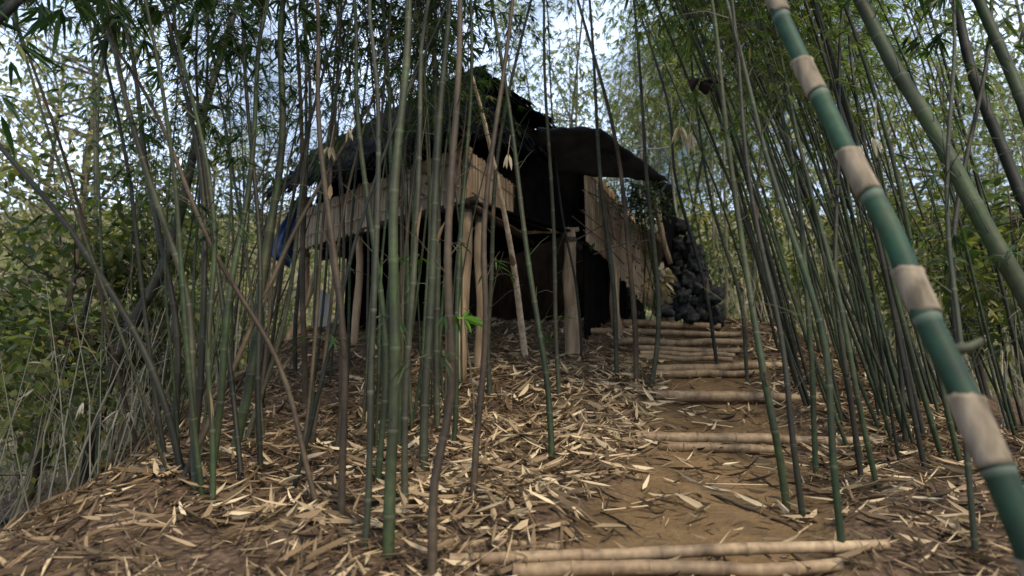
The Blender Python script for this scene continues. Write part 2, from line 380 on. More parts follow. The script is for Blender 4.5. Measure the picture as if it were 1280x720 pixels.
# --- in front of the hut, left to right
for args in [
    ((383, 512), [(380, 330, 0), (372, 90, .2)], 11, 'culm_brown', 'slender brown culm crossing the left end of the hut railing', GC, LT),
    ((430, 655), [(425, 420, .1), (402, 150, .4), (392, -20, .6)], 13, 'culm_brown', 'brown culm bowing leftward just before the left half of the railing', GC, LV),
    ((455, 690), [(470, 430, .1), (468, 120, .2), (466, -20, .3)], 12, 'culm_grey', 'straight grey culm directly left of the stoutest green culm', GC, LT),
    ((487, 700), [(490, 420, .1), (500, 190, .2), (508, -20, .4)], 21, 'culm_green', 'stoutest mossy green culm standing before the railing', GC, LV),
    ((472, 610), [(478, 400, .1), (447, 120, .3), (440, -20, .5)], 12, 'culm_green', 'thin green culm leaning left out of the clump before the railing', GC, LT),
    ((507, 640), [(512, 380, .1), (528, 100, .3), (535, -20, .3)], 12, 'culm_grey', 'grey culm just right of the stoutest green culm', GC, LT),
    ((530, 590), [(535, 380, .1), (552, 150, .2), (560, -20, .3)], 16, 'culm_grey', 'smooth grey culm left of the hut corner post, second stoutest of its clump', GC, LV),
    ((548, 540), [(545, 330, .1), (546, 120, .2), (542, -20, .3)], 12, 'culm_grey', 'upright grey culm hard against the left side of the corner post', GC, LT),
    ((420, 570), [(428, 430, 0), (414, 250, .3), (425, -20, .5)], 9, 'culm_brown', 'very thin brown culm rising past the pale board under the hut', GC, LT),
    ((499, 560), [(497, 330, 0), (485, 150, .1), (480, -20, .3)], 10, 'culm_green', 'thin green culm overlapping the stoutest culm from behind', GC, LT),
    ((537, 735), [(548, 600, .1), (560, 470, .15), (566, 250, .2), (572, -20, .4)], 17, 'culm_brown', 'nearest brown culm of the central clump, rooted at the bottom edge', GC, LV),
    ((590, 630), [(603, 420, .1), (612, 240, .2), (640, -20, .5)], 12, 'culm_brown', 'brown culm rising just right of the hut corner post', GC, LV),
    ((613, 500), [(612, 380, .1), (622, 200, .1), (668, -20, .4)], 9, 'culm_grey', 'thin grey culm leaning right in front of the dark space under the hut', GC, LT),
    ((692, 575), [(676, 420, .1), (645, 210, .3), (612, -20, .6)], 11, 'culm_green', 'mossy green culm leaning left across the right railing', GC, LV),
    ((700, 500), [(692, 330, .1), (684, 130, .2), (678, -20, .3)], 8, 'culm_grey', 'straight thin bluish grey culm in front of the porch opening', GC, LT),
    ((727, 455), [(722, 360, 0), (700, 260, .1), (690, 120, .2)], 5, 'culm_dark', 'wiry dark culm beside the porch post', GC, None),
    ((772, 475), [(764, 340, .1), (748, 180, .3), (735, -20, .5)], 9, 'culm_grey', 'grey culm in front of the slatted side wall', GC, LT),
    ((795, 480), [(790, 340, .1), (765, 160, .4), (718, -20, .8)], 10, 'culm_brown', 'brown culm beside the steps, leaning left over the porch roof', GC, LV),
    ((806, 487), [(822, 440, 0), (819, 330, .1), (806, 180, .3), (790, -20, .6)], 9, 'culm_grey', 'grey culm with a bent foot at the left edge of the steps', GC, LT),
    ((370, 470), [(372, 380, 0), (382, 200, .1), (386, -20, .3)], 8, 'culm_dark', 'thin dark culm beside the blue tarp', GC, LT),
    ((566, 560), [(572, 420, 0), (585, 150, .2), (590, -20, .3)], 9, 'culm_green', 'thin green culm crossing the hut corner post', GC, LT),
]: culm_px(*args)
# dry tan pole leaning on the hut front
culm_px((658, 445), [(640, 320, -1.0), (612, 180, -1.9), (587, 85, -2.4)], 12, 'culm_bleached', 'bare dry tan culm leaning across the front of the hut', None, None, extra=0, node=.45)
# --- left clump
for args in [
    ((98, 618), [(150, 440, 0), (215, 300, .1), (262, 120, .3), (300, -20, .5)], 22, 'culm_dark', 'thick dark culm leaning right at the left end of the clump', GL, LL_),
    ((250, 625), [(240, 430, .1), (205, 280, .2), (150, 90, .3), (112, -20, .5)], 14, 'culm_grey', 'grey culm curving left up from the front of the left clump', GL, LL_),
    ((222, 560), [(218, 420, 0), (190, 230, .2), (160, 60, .3), (130, -20, .4)], 12, 'culm_dark', 'dark culm in the middle of the left clump, arching left', GL, LL_),
    ((262, 600), [(285, 420, 0), (305, 250, .2), (325, 80, .3), (335, -20, .4)], 13, 'culm_green', 'green culm of the left clump leaning right', GL, LL_),
    ((288, 570), [(320, 420, .1), (345, 240, .2), (352, 90, .3), (356, -20, .4)], 18, 'culm_green', 'thickest green culm of the left clump, beside the blue tarp', GL, LL_),
    ((412, 640), [(350, 470, .1), (270, 310, .2), (185, 130, .4), (95, -20, .8)], 10, 'culm_brown', 'long brown culm slanting steeply left across the whole left clump', GL, LL_),
    ((330, 590), [(322, 400, 0), (318, 200, .2), (300, -20, .4)], 10, 'culm_dark', 'upright thin dark culm at the right edge of the left clump', GL, LL_),
    ((238, 580), [(258, 400, 0), (245, 200, .2), (205, -20, .5)], 12, 'culm_dark', 'dark culm in the left clump that bends back to the left', GL, LL_),
    ((240, 600), [(185, 440, 0), (92, 300, .1), (0, 178, .2), (-60, 100, .3)], 13, 'culm_dark', 'dark culm slanting low across the left edge of the photo', GL, (.75, 1, 14, .3, .15, .7)),
    ((150, 520), [(120, 430, 0), (60, 280, .1), (0, 235, .2), (-60, 190, .3)], 11, 'culm_dark', 'thin dark culm slanting low below the longer slanting one', GL, None),
    ((300, 560), [(345, 430, .1), (375, 280, .2), (385, 140, .3), (378, -20, .4)], 9, 'culm_grey', 'thin grey culm of the left clump passing over the tarp', GL, LL_),
    ((35, 620), [(80, 480, 0), (115, 330, .2), (120, 120, .4), (105, -20, .5)], 10, 'culm_grey', 'grey culm standing alone furthest left of the clump', GL, LL_),
    ((270, 640), [(262, 480, .1), (268, 300, .2), (232, 90, .4), (215, -20, .5)], 11, 'culm_green', 'nearest green culm of the left clump with a straight foot', GL, LL_),
]: culm_px(*args)
# --- right of the steps
for args in [
    ((1052, 700), [(1040, 520, 0), (1012, 360, .1), (945, 150, .4), (905, -20, .6)], 13, 'culm_green', 'green culm right of the steps rooted nearest the bottom log', GR, LV),
    ((985, 640), [(960, 480, 0), (925, 300, .3), (905, 120, .5), (885, -20, .7)], 14, 'culm_green', 'straight green culm crossing the right ends of the middle poles', GR, LV),
    ((1005, 655), [(985, 480, 0), (950, 300, .2), (925, 120, .4), (915, -20, .6)], 11, 'culm_dark', 'dark culm twinned with the straight one crossing the pole ends', GR, LT),
    ((1078, 600), [(1052, 430, 0), (1045, 260, .2), (1050, 100, .3), (1052, -20, .4)], 10, 'culm_dark', 'dark upright culm directly behind the banded giant culm', GR, LV),
    ((1020, 600), [(1010, 420, 0), (1000, 250, .2), (955, 60, .4), (940, -20, .6)], 10, 'culm_green', 'green culm behind the pole ends, bending left at the top', GR, LV),
    ((1100, 610), [(1060, 430, 0), (1012, 230, .3), (965, 20, .7)], 10, 'culm_green', 'slanting green culm that passes behind the twin culms', GR, LT),
    ((1215, 700), [(1208, 500, 0), (1185, 300, .2), (1190, 100, .3), (1195, -20, .4)], 10, 'culm_grey', 'grey culm rooted just left of the foot of the banded giant', GR, LT),
    ((1130, 560), [(1122, 400, 0), (1090, 230, .2), (1062, 60, .4), (1060, -20, .4)], 9, 'culm_dark', 'thin dark culm between the banded giant and the twin culms', GR, LT),
    ((900, 465), [(880, 360, 0), (845, 220, .2), (832, 120, .4), (790, -20, .8)], 7, 'culm_dark', 'thin dark culm bending left beside the black sack pile', GR, LT),
    ((935, 480), [(925, 380, 0), (890, 250, .2), (868, 120, .3), (858, -20, .5)], 7, 'culm_grey', 'thin grey culm right of the black sack pile', GR, LT),
    ((1255, 640), [(1210, 480, 0), (1190, 300, .3), (1230, 100, .5), (1240, -20, .6)], 12, 'culm_dark', 'dark crooked culm behind the foot of the banded giant', GR, LT),
]: culm_px(*args)

# --- thick green culm at the upper right and its dark neighbours
def big(cpx, r0, r1, matn, label, leaves=None, node=.4, sides=14):
    cp = [at(*c) for c in cpx]
    last = cp[0]; p = Vector((last.x + .05, last.y - .05, G(last.x + .05, last.y - .05) - .1))
    if last.z > p.z + .15: cp = [p] + cp
    return make_bamboo(cp, r0, r1, matn, label, 'thick leaning culms at the frame edges', leaves, sides, node)
big([(1420, 640, 2.7), (1290, 385, 2.9), (1235, 290, 3.0), (1160, 150, 3.2), (1110, 70, 3.35), (1060, -30, 3.5), (1010, -130, 3.7)], .044, .032, 'culm_green', 'thick plain green culm leaning left behind the banded giant', (.7, 1, 16, .4, .16, .4))
big([(1400, 500, 3.2), (1290, 160, 3.4), (1250, 60, 3.5), (1210, -30, 3.6), (1170, -130, 3.7)], .038, .028, 'culm_green', 'thick green culm cutting across the top right corner', (.7, 1, 14, .4, .16, .4))
big([(1420, 560, 4.0), (1300, 300, 4.1), (1255, 190, 4.2), (1215, 90, 4.3), (1190, -30, 4.4)], .045, .03, 'culm_dark', 'dark culm just below the one cutting the top right corner', (.7, 1, 14, .4, .16, .4))

big([(-420, 560, 2.5), (-220, 240, 2.6), (-40, 60, 2.75), (50, -30, 2.9), (150, -130, 3.1), (330, -200, 3.4)], .035, .02, 'culm_dark', 'dark leafy culm cutting the top left corner', (.45, 1, 60, .55, .2, .3))
# --- the banded giant culm: green internodes, tan sheaths
cpx = [(1395, 960, 1.42), (1345, 820, 1.45), (1275, 655, 1.5), (1229, 550, 1.56), (1187, 455, 1.64), (1148, 372, 1.72), (1110, 285, 1.82), (1076, 222, 1.9), (1040, 150, 2.0), (1003, 80, 2.1), (965, -10, 2.2), (925, -110, 2.3), (870, -260, 2.5)]
cp = [at(*c) for c in cpx]; base = Vector((cp[0].x + .05, cp[0].y - .02, G(cp[0].x + .05, cp[0].y - .02) - .1)); cp = [base] + cp
giant = empty('giant_bamboo', base, 'giant leaning culm with dark green and tan bands, nearest at the right', 'bamboo')
pts = spline(cp, 150); f, L = resample(pts)
bands = []   # (tan top py, tan bottom py) along the photo
def s_of(py):
    best = (1e9, 0)
    for i in range(500):
        s = L * i / 499; p = f(s) - Vector((0, 0, EYE)); v = (-p.y * math.sin(TH) + p.z * math.cos(TH)) / (p.y * math.cos(TH) + p.z * math.sin(TH))
        y = 360 - v * F
        if abs(y - py) < best[0]: best = (abs(y - py), s)
    return best[1]
tan = [(-150, -90), (-30, 20), (78, 118), (190, 243), (340, 395), (497, 585), (700, 780)]
nodes = sorted([s_of(b) for a, b in tan])
def rad(s): return lerp(.036, .026, s / L)
P = []; Rr = []; A = []; prev = 0
for nd in nodes + [L]:
    for fr in (.006, .03, .1, .3, .5, .7, .9, .97, .992):
        q = lerp(prev, nd, fr); kk = {.006: 1.09, .992: 1.09, .03: 1.04, .97: 1.03, .5: .965, .3: .975, .7: .975}.get(fr, 1.)
        P.append(f(q) + Vector((.004 * math.sin(q * 9), 0, 0))); Rr.append(rad(q) * kk); A.append(fr)
    prev = nd
m = MB(); tube(m, P, Rr, 28, A); m.build('culm', M['culm_thick'], giant, smooth=True)
for a, b in tan:
    s0, s1 = s_of(b), s_of(a); vs = []; fs = []; n = 12; S = 30; x = None
    for i in range(n + 1):
        t = i / n; q = lerp(s0 + .004, s1, t); p = f(q); d = (f(q + .02) - f(q - .02)).normalized()
        if x is None: x, _ = frame(d)
        x = (x - d * x.dot(d)).normalized(); y = d.cross(x)
        for k in range(S):
            th = 2 * math.pi * k / S; fl = 1.06 + .04 * t ** 2 + (.09 if i == n else 0) + .03 * noise.noise(Vector((math.cos(th) * 2, math.sin(th) * 2, q * 4)))
            sh = (.012 * math.sin(th + 1) + .006 * noise.noise(Vector((math.cos(th) * 3, math.sin(th) * 3, q)))) * t ** 2
            vs.append(p + (x * math.cos(th) + y * math.sin(th)) * rad(q) * fl + d * sh)
    for i in range(n):
        for k in range(S): k2 = (k + 1) % S; fs.append((i * S + k, i * S + k2, (i + 1) * S + k2, (i + 1) * S + k))
    m = MB(); m.add(vs, fs); o = m.build('culm_sheath', M['sheath'], giant, smooth=True)
    sf = o.modifiers.new('s', 'SOLIDIFY'); sf.thickness = .0025; sf.offset = 1
# a small stub of a branch
q = s_of(440); p = f(q); m = MB(); tube(m, [p, p + Vector((.06, -.01, .01)), p + Vector((.09, -.02, .03))], [.018, .013, .006], 8); m.build('branch_stub', M['culm_green'], giant, smooth=True)

# ------------------------------------------------------------ prototype culms for the stands
def proto(h, bend, matn, leafm, n, tl, ll, h0, amb, r=.022):
    cp = [Vector((0, 0, -.3)), Vector((bend * .03, 0, h * .3)), Vector((bend * .16, .02, h * .6)), Vector((bend * .5, 0, h * .85)), Vector((bend, 0, h * .97))]
    pts = spline(cp, 26); m = MB(); ph = random.uniform(0, 6); pts = [p + Vector((math.sin(i * .4 + ph), math.cos(i * .31 + ph), 0)) * .05 * min(1, i / 6) for i, p in enumerate(pts)]; f, L = culm_tube(m, pts, r, r * .25, .33, 6)
    lm, tm = MB(), MB(); foliage(lm, tm, f, L, h0 * L, L, n, tl, ll, 6, amb)
    return m.mesh('culm', M[matn], smooth=True), tm.mesh('twigs', M['twig']), lm.mesh('foliage', M[leafm])
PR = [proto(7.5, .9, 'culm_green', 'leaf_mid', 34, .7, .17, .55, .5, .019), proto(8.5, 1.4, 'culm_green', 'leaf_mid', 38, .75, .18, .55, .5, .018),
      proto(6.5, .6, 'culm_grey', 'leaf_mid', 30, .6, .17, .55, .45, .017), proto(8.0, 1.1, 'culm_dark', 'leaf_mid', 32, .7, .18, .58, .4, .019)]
PT = [proto(7.5, .9, 'culm_green', 'leaf', 30, .6, .17, .55, .45, .020), proto(8.0, 1.3, 'culm_grey', 'leaf', 24, .6, .16, .58, .5, .018),
      proto(7.0, .5, 'culm_brown', 'leaf', 20, .5, .16, .6, .45, .022), proto(7.6, 1.0, 'culm_dark', 'leaf', 30, .6, .17, .55, .35, .018)]
PADJ2 = ['green', 'greyish', 'brown', 'dark']
PADJ = ['green', 'tall', 'greyish', 'dark']
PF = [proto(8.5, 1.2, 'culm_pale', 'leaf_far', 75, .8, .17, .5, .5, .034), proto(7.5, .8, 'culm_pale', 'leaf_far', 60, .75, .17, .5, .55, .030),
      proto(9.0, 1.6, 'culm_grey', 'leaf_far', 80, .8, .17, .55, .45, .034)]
ORD = ['leftmost', 'second', 'third', 'fourth', 'fifth', 'sixth', 'seventh', 'eighth', 'ninth', 'tenth', 'eleventh', 'twelfth']
RANK = ['nearest', 'second', 'third', 'fourth', 'fifth', 'sixth', 'farthest']
def stand(spots, protos, label, group, ranked=None):
    adj = PADJ2 if protos is PT else ['broad', 'pale', 'grey'] if protos is PF else PADJ
    lab = {}
    if ranked:
        ids = sorted(range(len(spots)), key=lambda i: spots[i][1]); nr = (len(ids) + 11) // 12
        for k in range(nr):
            row = sorted(ids[k * 12:(k + 1) * 12], key=lambda i: spots[i][0] / spots[i][1])
            rk = RANK[k] if k < nr - 1 or k == 0 else 'farthest'
            for q, i in enumerate(row): lab[i] = (ORD[q] + (' from left' if q else ''), rk)
    for i, (x, y, sc, lean, az, yaw) in enumerate(spots):
        k = random.randrange(len(protos)); pr = protos[k]; b = Vector((x, y, G(x, y)))
        l = f'{adj[k]} culm, {lab[i][0]} in the {lab[i][1]} rank of the {ranked}' if ranked else label
        root = empty('bamboo', b, l, 'bamboo', group)
        ax = Vector((-math.sin(az), math.cos(az), 0))
        q = Matrix.Rotation(lean, 4, ax) @ Matrix.Rotation(yaw, 4, 'Z')
        root.rotation_euler = q.to_euler(); root.scale = (sc,) * 3
        if y < 7.5: BASES.append((x, y, .02 * sc))
        for me, nm in zip(pr, ('culm', 'twigs', 'foliage')):
            o = bpy.data.objects.new(nm, me); col.objects.link(o); o.parent = root
def px_of(x, y, z):
    p = Vector((x, y, z - EYE)); d = p.y * math.cos(TH) + p.z * math.sin(TH)
    return 640 + F * p.x / d, 360 - F * (p.z * math.cos(TH) - p.y * math.sin(TH)) / d
rs = random.Random(3); random.seed(11)
sp = []
while len(sp) < 80:       # dense stand right of the steps, leaning left
    y = rs.uniform(4.2, 9.5) if len(sp) > 34 else rs.uniform(4.1, 6.6); x = rs.uniform(1.9, 6.5)
    if len(sp) <= 34 and 640 + F * x / y > 1190: continue
    c = interp(PATH, y); 
    if x < c + .8: continue
    px, py = px_of(x, y, G(x, y))
    if px < 905 or px > 1330: continue
    sp.append((x, y, rs.uniform(.55, 1.1), R(rs.uniform(4, 17)), R(180 + rs.uniform(-25, 35)), rs.uniform(2.4, 3.9)))
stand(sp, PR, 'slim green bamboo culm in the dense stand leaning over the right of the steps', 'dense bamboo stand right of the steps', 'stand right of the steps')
sp = []
while len(sp) < 66:      # far stand behind hut and to the right
    y = rs.uniform(10.8, 19); px = rs.uniform(650, 1330) if len(sp) % 3 else rs.uniform(700, 950); x = (px - 640) / F * y
    if abs(x) < .2: continue
    sp.append((x, y, rs.uniform(.8, 1.25), R(rs.uniform(0, 12)), rs.uniform(0, 6.28), rs.uniform(0, 6.28)))
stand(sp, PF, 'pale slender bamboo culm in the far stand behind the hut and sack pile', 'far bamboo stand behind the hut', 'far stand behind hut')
sp = []
while len(sp) < 30:      # thicket left
    y = rs.uniform(5.6, 11); x = rs.uniform(-6, -2.9); px, py = px_of(x, y, G(x, y))
    if px < 150 or px > 345: continue
    sp.append((x, y, rs.uniform(.5, .9), R(rs.uniform(0, 24)), rs.uniform(0, 6.28), rs.uniform(0, 6.28)))
stand(sp, PT, 'slim dark bamboo culm in the thicket behind the left clump', 'bamboo thicket behind the left clump', 'thicket behind the left clump')
sp = []
while len(sp) < 14:
    px = rs.uniform(330, 640); y = rs.uniform(12.5, 17); x = (px - 640) / F * y
    sp.append((x, y, rs.uniform(.9, 1.2), R(rs.uniform(0, 10)), rs.uniform(0, 6.28), rs.uniform(0, 6.28)))
stand(sp, PT, 'green bamboo culm rising behind the hut roof', 'bamboo behind the hut roof', 'stand behind the hut roof')

sp = []
while len(sp) < 33:
    y = rs.uniform(4.4, 6.6); px = rs.choice((rs.uniform(375, 600), rs.uniform(430, 565), rs.uniform(455, 555))); x = (px - 640) / F * y
    sp.append((x, y, rs.uniform(.45, .85), R(rs.uniform(0, 10)), rs.uniform(0, 6.28), rs.uniform(0, 6.28)))
stand(sp, PT, '', 'thin bamboo culms before the hut railing', 'thin stand before the hut')
sp = []
while len(sp) < 22:
    y = rs.uniform(3.4, 6.8); px = rs.uniform(120, 400); x = (px - 640) / F * y
    sp.append((x, y, rs.uniform(.5, .95), R(rs.uniform(3, 27)), rs.uniform(0, 6.28), rs.uniform(0, 6.28)))
stand(sp, PT, '', 'thin bamboo culms around the left clump', 'thin stand at left')

# ------------------------------------------------------------ trees and far woods
def clump(lm, c, r, n, ll, amb):
    for i in range(n):
        d = Vector((random.gauss(0, 1), random.gauss(0, 1), random.gauss(0, .8))).normalized(); p = c + d * r * random.random() ** .4
        dd = (d + Vector((random.uniform(-1, 1), random.uniform(-1, 1), random.uniform(-1, .3)))).normalized(); L = ll * random.uniform(.6, 1.3)
        leaf(lm, p, dd, L, L * random.uniform(.35, .55), min(1, max(0, random.gauss(amb, .22))), .2)
def tree_proto(h, cr, n, ll, leafm, amb):
    tm, lm = MB(), MB(); bend = Vector((random.uniform(-.5, .5), random.uniform(-.5, .5), 0))
    tr = [Vector((0, 0, -.4)), bend * .3 + Vector((0, 0, h * .3)), bend + Vector((0, 0, h * .6)), bend * .8 + Vector((0, 0, h * .92))]
    f, L = resample(spline(tr, 14)); tube(tm, [f(L * i / 14) for i in range(15)], [h * .014 * (1 - .8 * i / 14) for i in range(15)], 8, wob=.3)
    for i in range(n):
        s = L * random.uniform(.28, .97); p = f(s); az = random.uniform(0, 6.28); rr = cr * random.uniform(.35, 1.) * (1.15 - .6 * (s / L))
        e = p + Vector((math.cos(az) * rr, math.sin(az) * rr, rr * random.uniform(.0, .7)))
        mid = p.lerp(e, .5) + Vector((0, 0, -.08 * rr)); tube(tm, [p, mid, e], [h * .0035, h * .002, h * .0008], 5, cap=False)
        clump(lm, e, cr * random.uniform(.16, .3), 75, ll, random.gauss(amb, .15)); clump(lm, mid, cr * .16, 22, ll, amb)
    return tm.mesh('trunk', M['bark'], smooth=True), lm.mesh('crown', M[leafm])
random.seed(21)
T1 = [tree_proto(9, 3.2, 48, .13, 'leaf_tree', .5), tree_proto(8, 3.0, 42, .12, 'leaf_tree', .65)]
T2 = [tree_proto(5, 2.3, 26, .16, 'leaf_bush', .5), tree_proto(3.4, 1.9, 24, .14, 'leaf_bush', .6)]
T3 = [tree_proto(4.5, 1.7, 14, .15, 'leaf_red', .5)]
def plant(pr, name, x, y, sc, label, cat, group=None, yaw=None):
    r = empty(name, (x, y, G(x, y)), label, cat, group); r.scale = (sc,) * 3; r.rotation_euler.z = random.uniform(0, 6.28) if yaw is None else yaw
    for me, nm in zip(pr, ('trunk', 'crown')):
        o = bpy.data.objects.new(nm, me); col.objects.link(o); o.parent = r
for pr, px, Y, sc, lab in [
    (T1[0], 95, 22, 2.1, 'pale olive tree standing below the sky at the upper left'),
    (T1[1], 10, 27, 2.2, 'olive tree behind, at the very left edge of the photo'),
    (T1[1], 235, 27, 1.7, 'olive tree seen through the left clump just above the slanting culm'),
    (T1[0], 330, 26, 1.4, 'olive tree seen between the left clump and the blue tarp'),
    (T1[0], 740, 30, 1.7, 'pale green tree rising above the porch roof'),
    (T1[1], 860, 27, 1.8, 'pale green tree behind the pale dead leaf tufts'),
    (T1[0], 1040, 24, 1.9, 'tree in the woods behind the dense right stand'),
    (T1[1], 1210, 20, 1.8, 'tree in the woods behind the thick leaning culms'),
    (T1[0], 1340, 17, 1.6, 'tree at the far right edge behind the crooked culm'),
    (T1[0], 560, 26, 1.5, 'tree showing its crown above the hut roof ridge')]:
    plant(pr, 'broadleaf_tree', (px - 640) / F * Y, Y, sc, lab, 'tree', 'broadleaf trees beyond the bamboo')
for pr, px, Y, sc, lab in [
    (T2[0], 60, 8.5, .95, 'yellow green bush below the slanting dark culms at left'),
    (T2[1], 150, 9.5, 1.1, 'bright green bush behind the thick dark leaning culm'),
    (T2[1], -10, 6.5, .9, 'dark green bush at the left edge, lowest of the bushes'),
    (T2[0], 190, 13, .9, 'green bush further back behind the left clump'),
    (T2[1], 40, 14, 1.3, 'large bush furthest back at the left edge'),
    (T2[1], 300, 14, 1.0, 'bush seen low between the left clump and the hut posts'),
    (T2[1], 1230, 8.5, .9, 'green bush behind the foot of the banded giant'),
    (T2[0], 1130, 12, .9, 'yellow green bush behind the dense right stand'),
    (T2[1], 1320, 6.5, .9, 'bush at the right edge beside the crooked culm'),
    (T2[0], 960, 13, .8, 'green bush right of the sack pile among pale culms')]:
    plant(pr, 'bush', (px - 640) / F * Y, Y, sc, lab, 'bush', 'bushes around the mound')
plant(T3[0], 'small_tree', (165 - 640) / F * 9, 9, .7, 'small russet leaved tree behind the left clump', 'tree')
# far woods: countless crowns on the slope beyond
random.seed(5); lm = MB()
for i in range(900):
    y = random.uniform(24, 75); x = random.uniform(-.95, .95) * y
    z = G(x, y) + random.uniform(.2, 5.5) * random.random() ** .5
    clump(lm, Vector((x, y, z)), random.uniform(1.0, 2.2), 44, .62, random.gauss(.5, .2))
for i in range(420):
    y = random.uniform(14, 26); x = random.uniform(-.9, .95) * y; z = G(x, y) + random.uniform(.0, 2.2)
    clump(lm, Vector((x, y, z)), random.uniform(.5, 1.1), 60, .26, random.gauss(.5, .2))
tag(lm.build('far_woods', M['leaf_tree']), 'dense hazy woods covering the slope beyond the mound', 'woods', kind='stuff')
# undergrowth on the flanks
lm = MB()
for i in range(750):
    q = random.choice((-1, -1, 1)); y = random.uniform(4.6, 13)
    x = -random.uniform(2.6 + .1 * y, 9) if q < 0 else random.uniform(4.0, 9); b = Vector((x, y, G(x, y) - .05))
    h = random.uniform(.4, 2.4); top = b + Vector((random.uniform(-.7, .7), random.uniform(-.5, .5), h)); a = random.choice((.1, .3, .75, .9, 1.))
    tube(lm, [b, b.lerp(top, .5) + Vector((random.uniform(-.1, .1), 0, 0)), top], [.008, .006, .002], 3, a=a, cap=False)
    for k in range(random.randint(0, 3)):
        p = b.lerp(top, random.uniform(.3, 1)); e = p + Vector((random.uniform(-.4, .4), random.uniform(-.3, .3), random.uniform(.0, .4))); tube(lm, [p, e], [.003, .001], 3, a=a, cap=False)
        if random.random() < .5: fan(lm, e, e - p, 4, .12, random.uniform(.1, .9))
tag(lm.build('undergrowth', M['under']), 'tangled thin dry stems filling both flanks of the mound', 'undergrowth', kind='stuff')

# ------------------------------------------------------------ leaf litter
random.seed(9); lm = MB()
def litter_leaf(x, y, L, W, a, lift):
    az = random.uniform(0, 6.283); dx, dy = math.cos(az) * L, math.sin(az) * L
    p = Vector((x, y, G(x, y) + random.uniform(.004, .02) + lift)); e = Vector((x + dx, y + dy, G(x + dx, y + dy) + random.uniform(.004, .05) + lift))
    leaf(lm, p, e - p, (e - p).length, W, a, random.uniform(-.22, .06), random.uniform(-1.0, 1.0), random.uniform(-.9, .5))
cnt = 0
while cnt < 32000:
    y = 1.3 + 9.2 * random.random() ** 1.25; x = random.uniform(-4.6, 4.8)
    px = 640 + F * x / y
    if px < -60 or px > 1340: continue
    pf = pathf(x, y)
    if pf > .35 and random.random() < .80: continue
    dr = noise.noise(Vector((x * 1.1, y * 1.1, 7))) + .4 * noise.noise(Vector((x * 3, y * 3, 1)))
    if dr < -.12 and random.random() < .6: continue
    k = random.random() - .22 * dr; a = min(1, max(0, random.gauss(.33, .2))) if k < .80 else random.uniform(.72, 1)
    if x < -1.2: a *= .85
    L = random.choice((.03, .05, .08, .12, .16, .20)) * random.uniform(.8, 1.2)
    if y < 3: L *= .78
    litter_leaf(x, y, L, max(.005, L * random.uniform(.06, .16)), a, random.uniform(0, .02)); cnt += 1
for i in range(1300):      # broader curled sheaths
    y = 1.5 + 7.5 * random.random() ** 1.2; x = random.uniform(-4, 4)
    if pathf(x, y) > .3 and random.random() < .9: continue
    litter_leaf(x, y, random.uniform(.12, .26), random.uniform(.012, .032), random.uniform(.1, .95), .015)
for i in range(1100):
    y = 3.0 + 4.6 * random.random(); x = interp(PATH, y) - .5 - abs(random.gauss(0, 1.3))
    litter_leaf(x, y, random.uniform(.10, .24), random.uniform(.014, .036), random.uniform(.5, 1), random.uniform(.01, .05))
for (cx_, cy_) in [(lerp(-.2, 1.5, random.random()), 2.7 + random.uniform(-.1, .1)) for _ in range(45)] + [(lerp(.9, 2.8, random.random()), 4.75 + random.uniform(-.12, .12)) for _ in range(45)] + [(lerp(1.3, 2.9, random.random()), 6.1 + random.uniform(-.1, .1)) for _ in range(30)]:
    litter_leaf(cx_, cy_, random.uniform(.06, .18), random.uniform(.008, .022), random.random(), random.choice((0, .02, .05)))
for bx, by, br in BASES:      # leaves caught against the feet of the culms
    for k in range(16):
        az = random.uniform(0, 6.283); d = br + random.uniform(0, .10); x, y = bx + math.cos(az) * d, by + math.sin(az) * d; t = az + random.uniform(1.1, 2.0)
        L = random.uniform(.05, .15); p = Vector((x, y, G(x, y) + random.uniform(0, .05) * max(0, 1 - (d - br) * 9)))
        leaf(lm, p, Vector((math.cos(t), math.sin(t), random.uniform(-.15, .35))), L, L * random.uniform(.1, .2), min(1, max(0, random.gauss(.45, .25))), .15, random.uniform(-.9, .9), random.uniform(-.6, .5))
for i in range(420):      # straw-thin sticks
    y = 1.5 + 8 * random.random(); x = random.uniform(-4, 4); az = random.uniform(0, 6.28); L = random.uniform(.1, .5)
    e = (x + math.cos(az) * L, y + math.sin(az) * L)
    tube(lm, [Vector((x, y, G(x, y) + .015)), Vector((*e, G(*e) + .03))], random.uniform(.002, .005), 4, a=random.uniform(.4, .95))
tag(lm.build('leaf_litter', M['litter']), 'thick litter of dry bamboo leaves and sheaths covering the mound', 'leaf litter', kind='stuff')

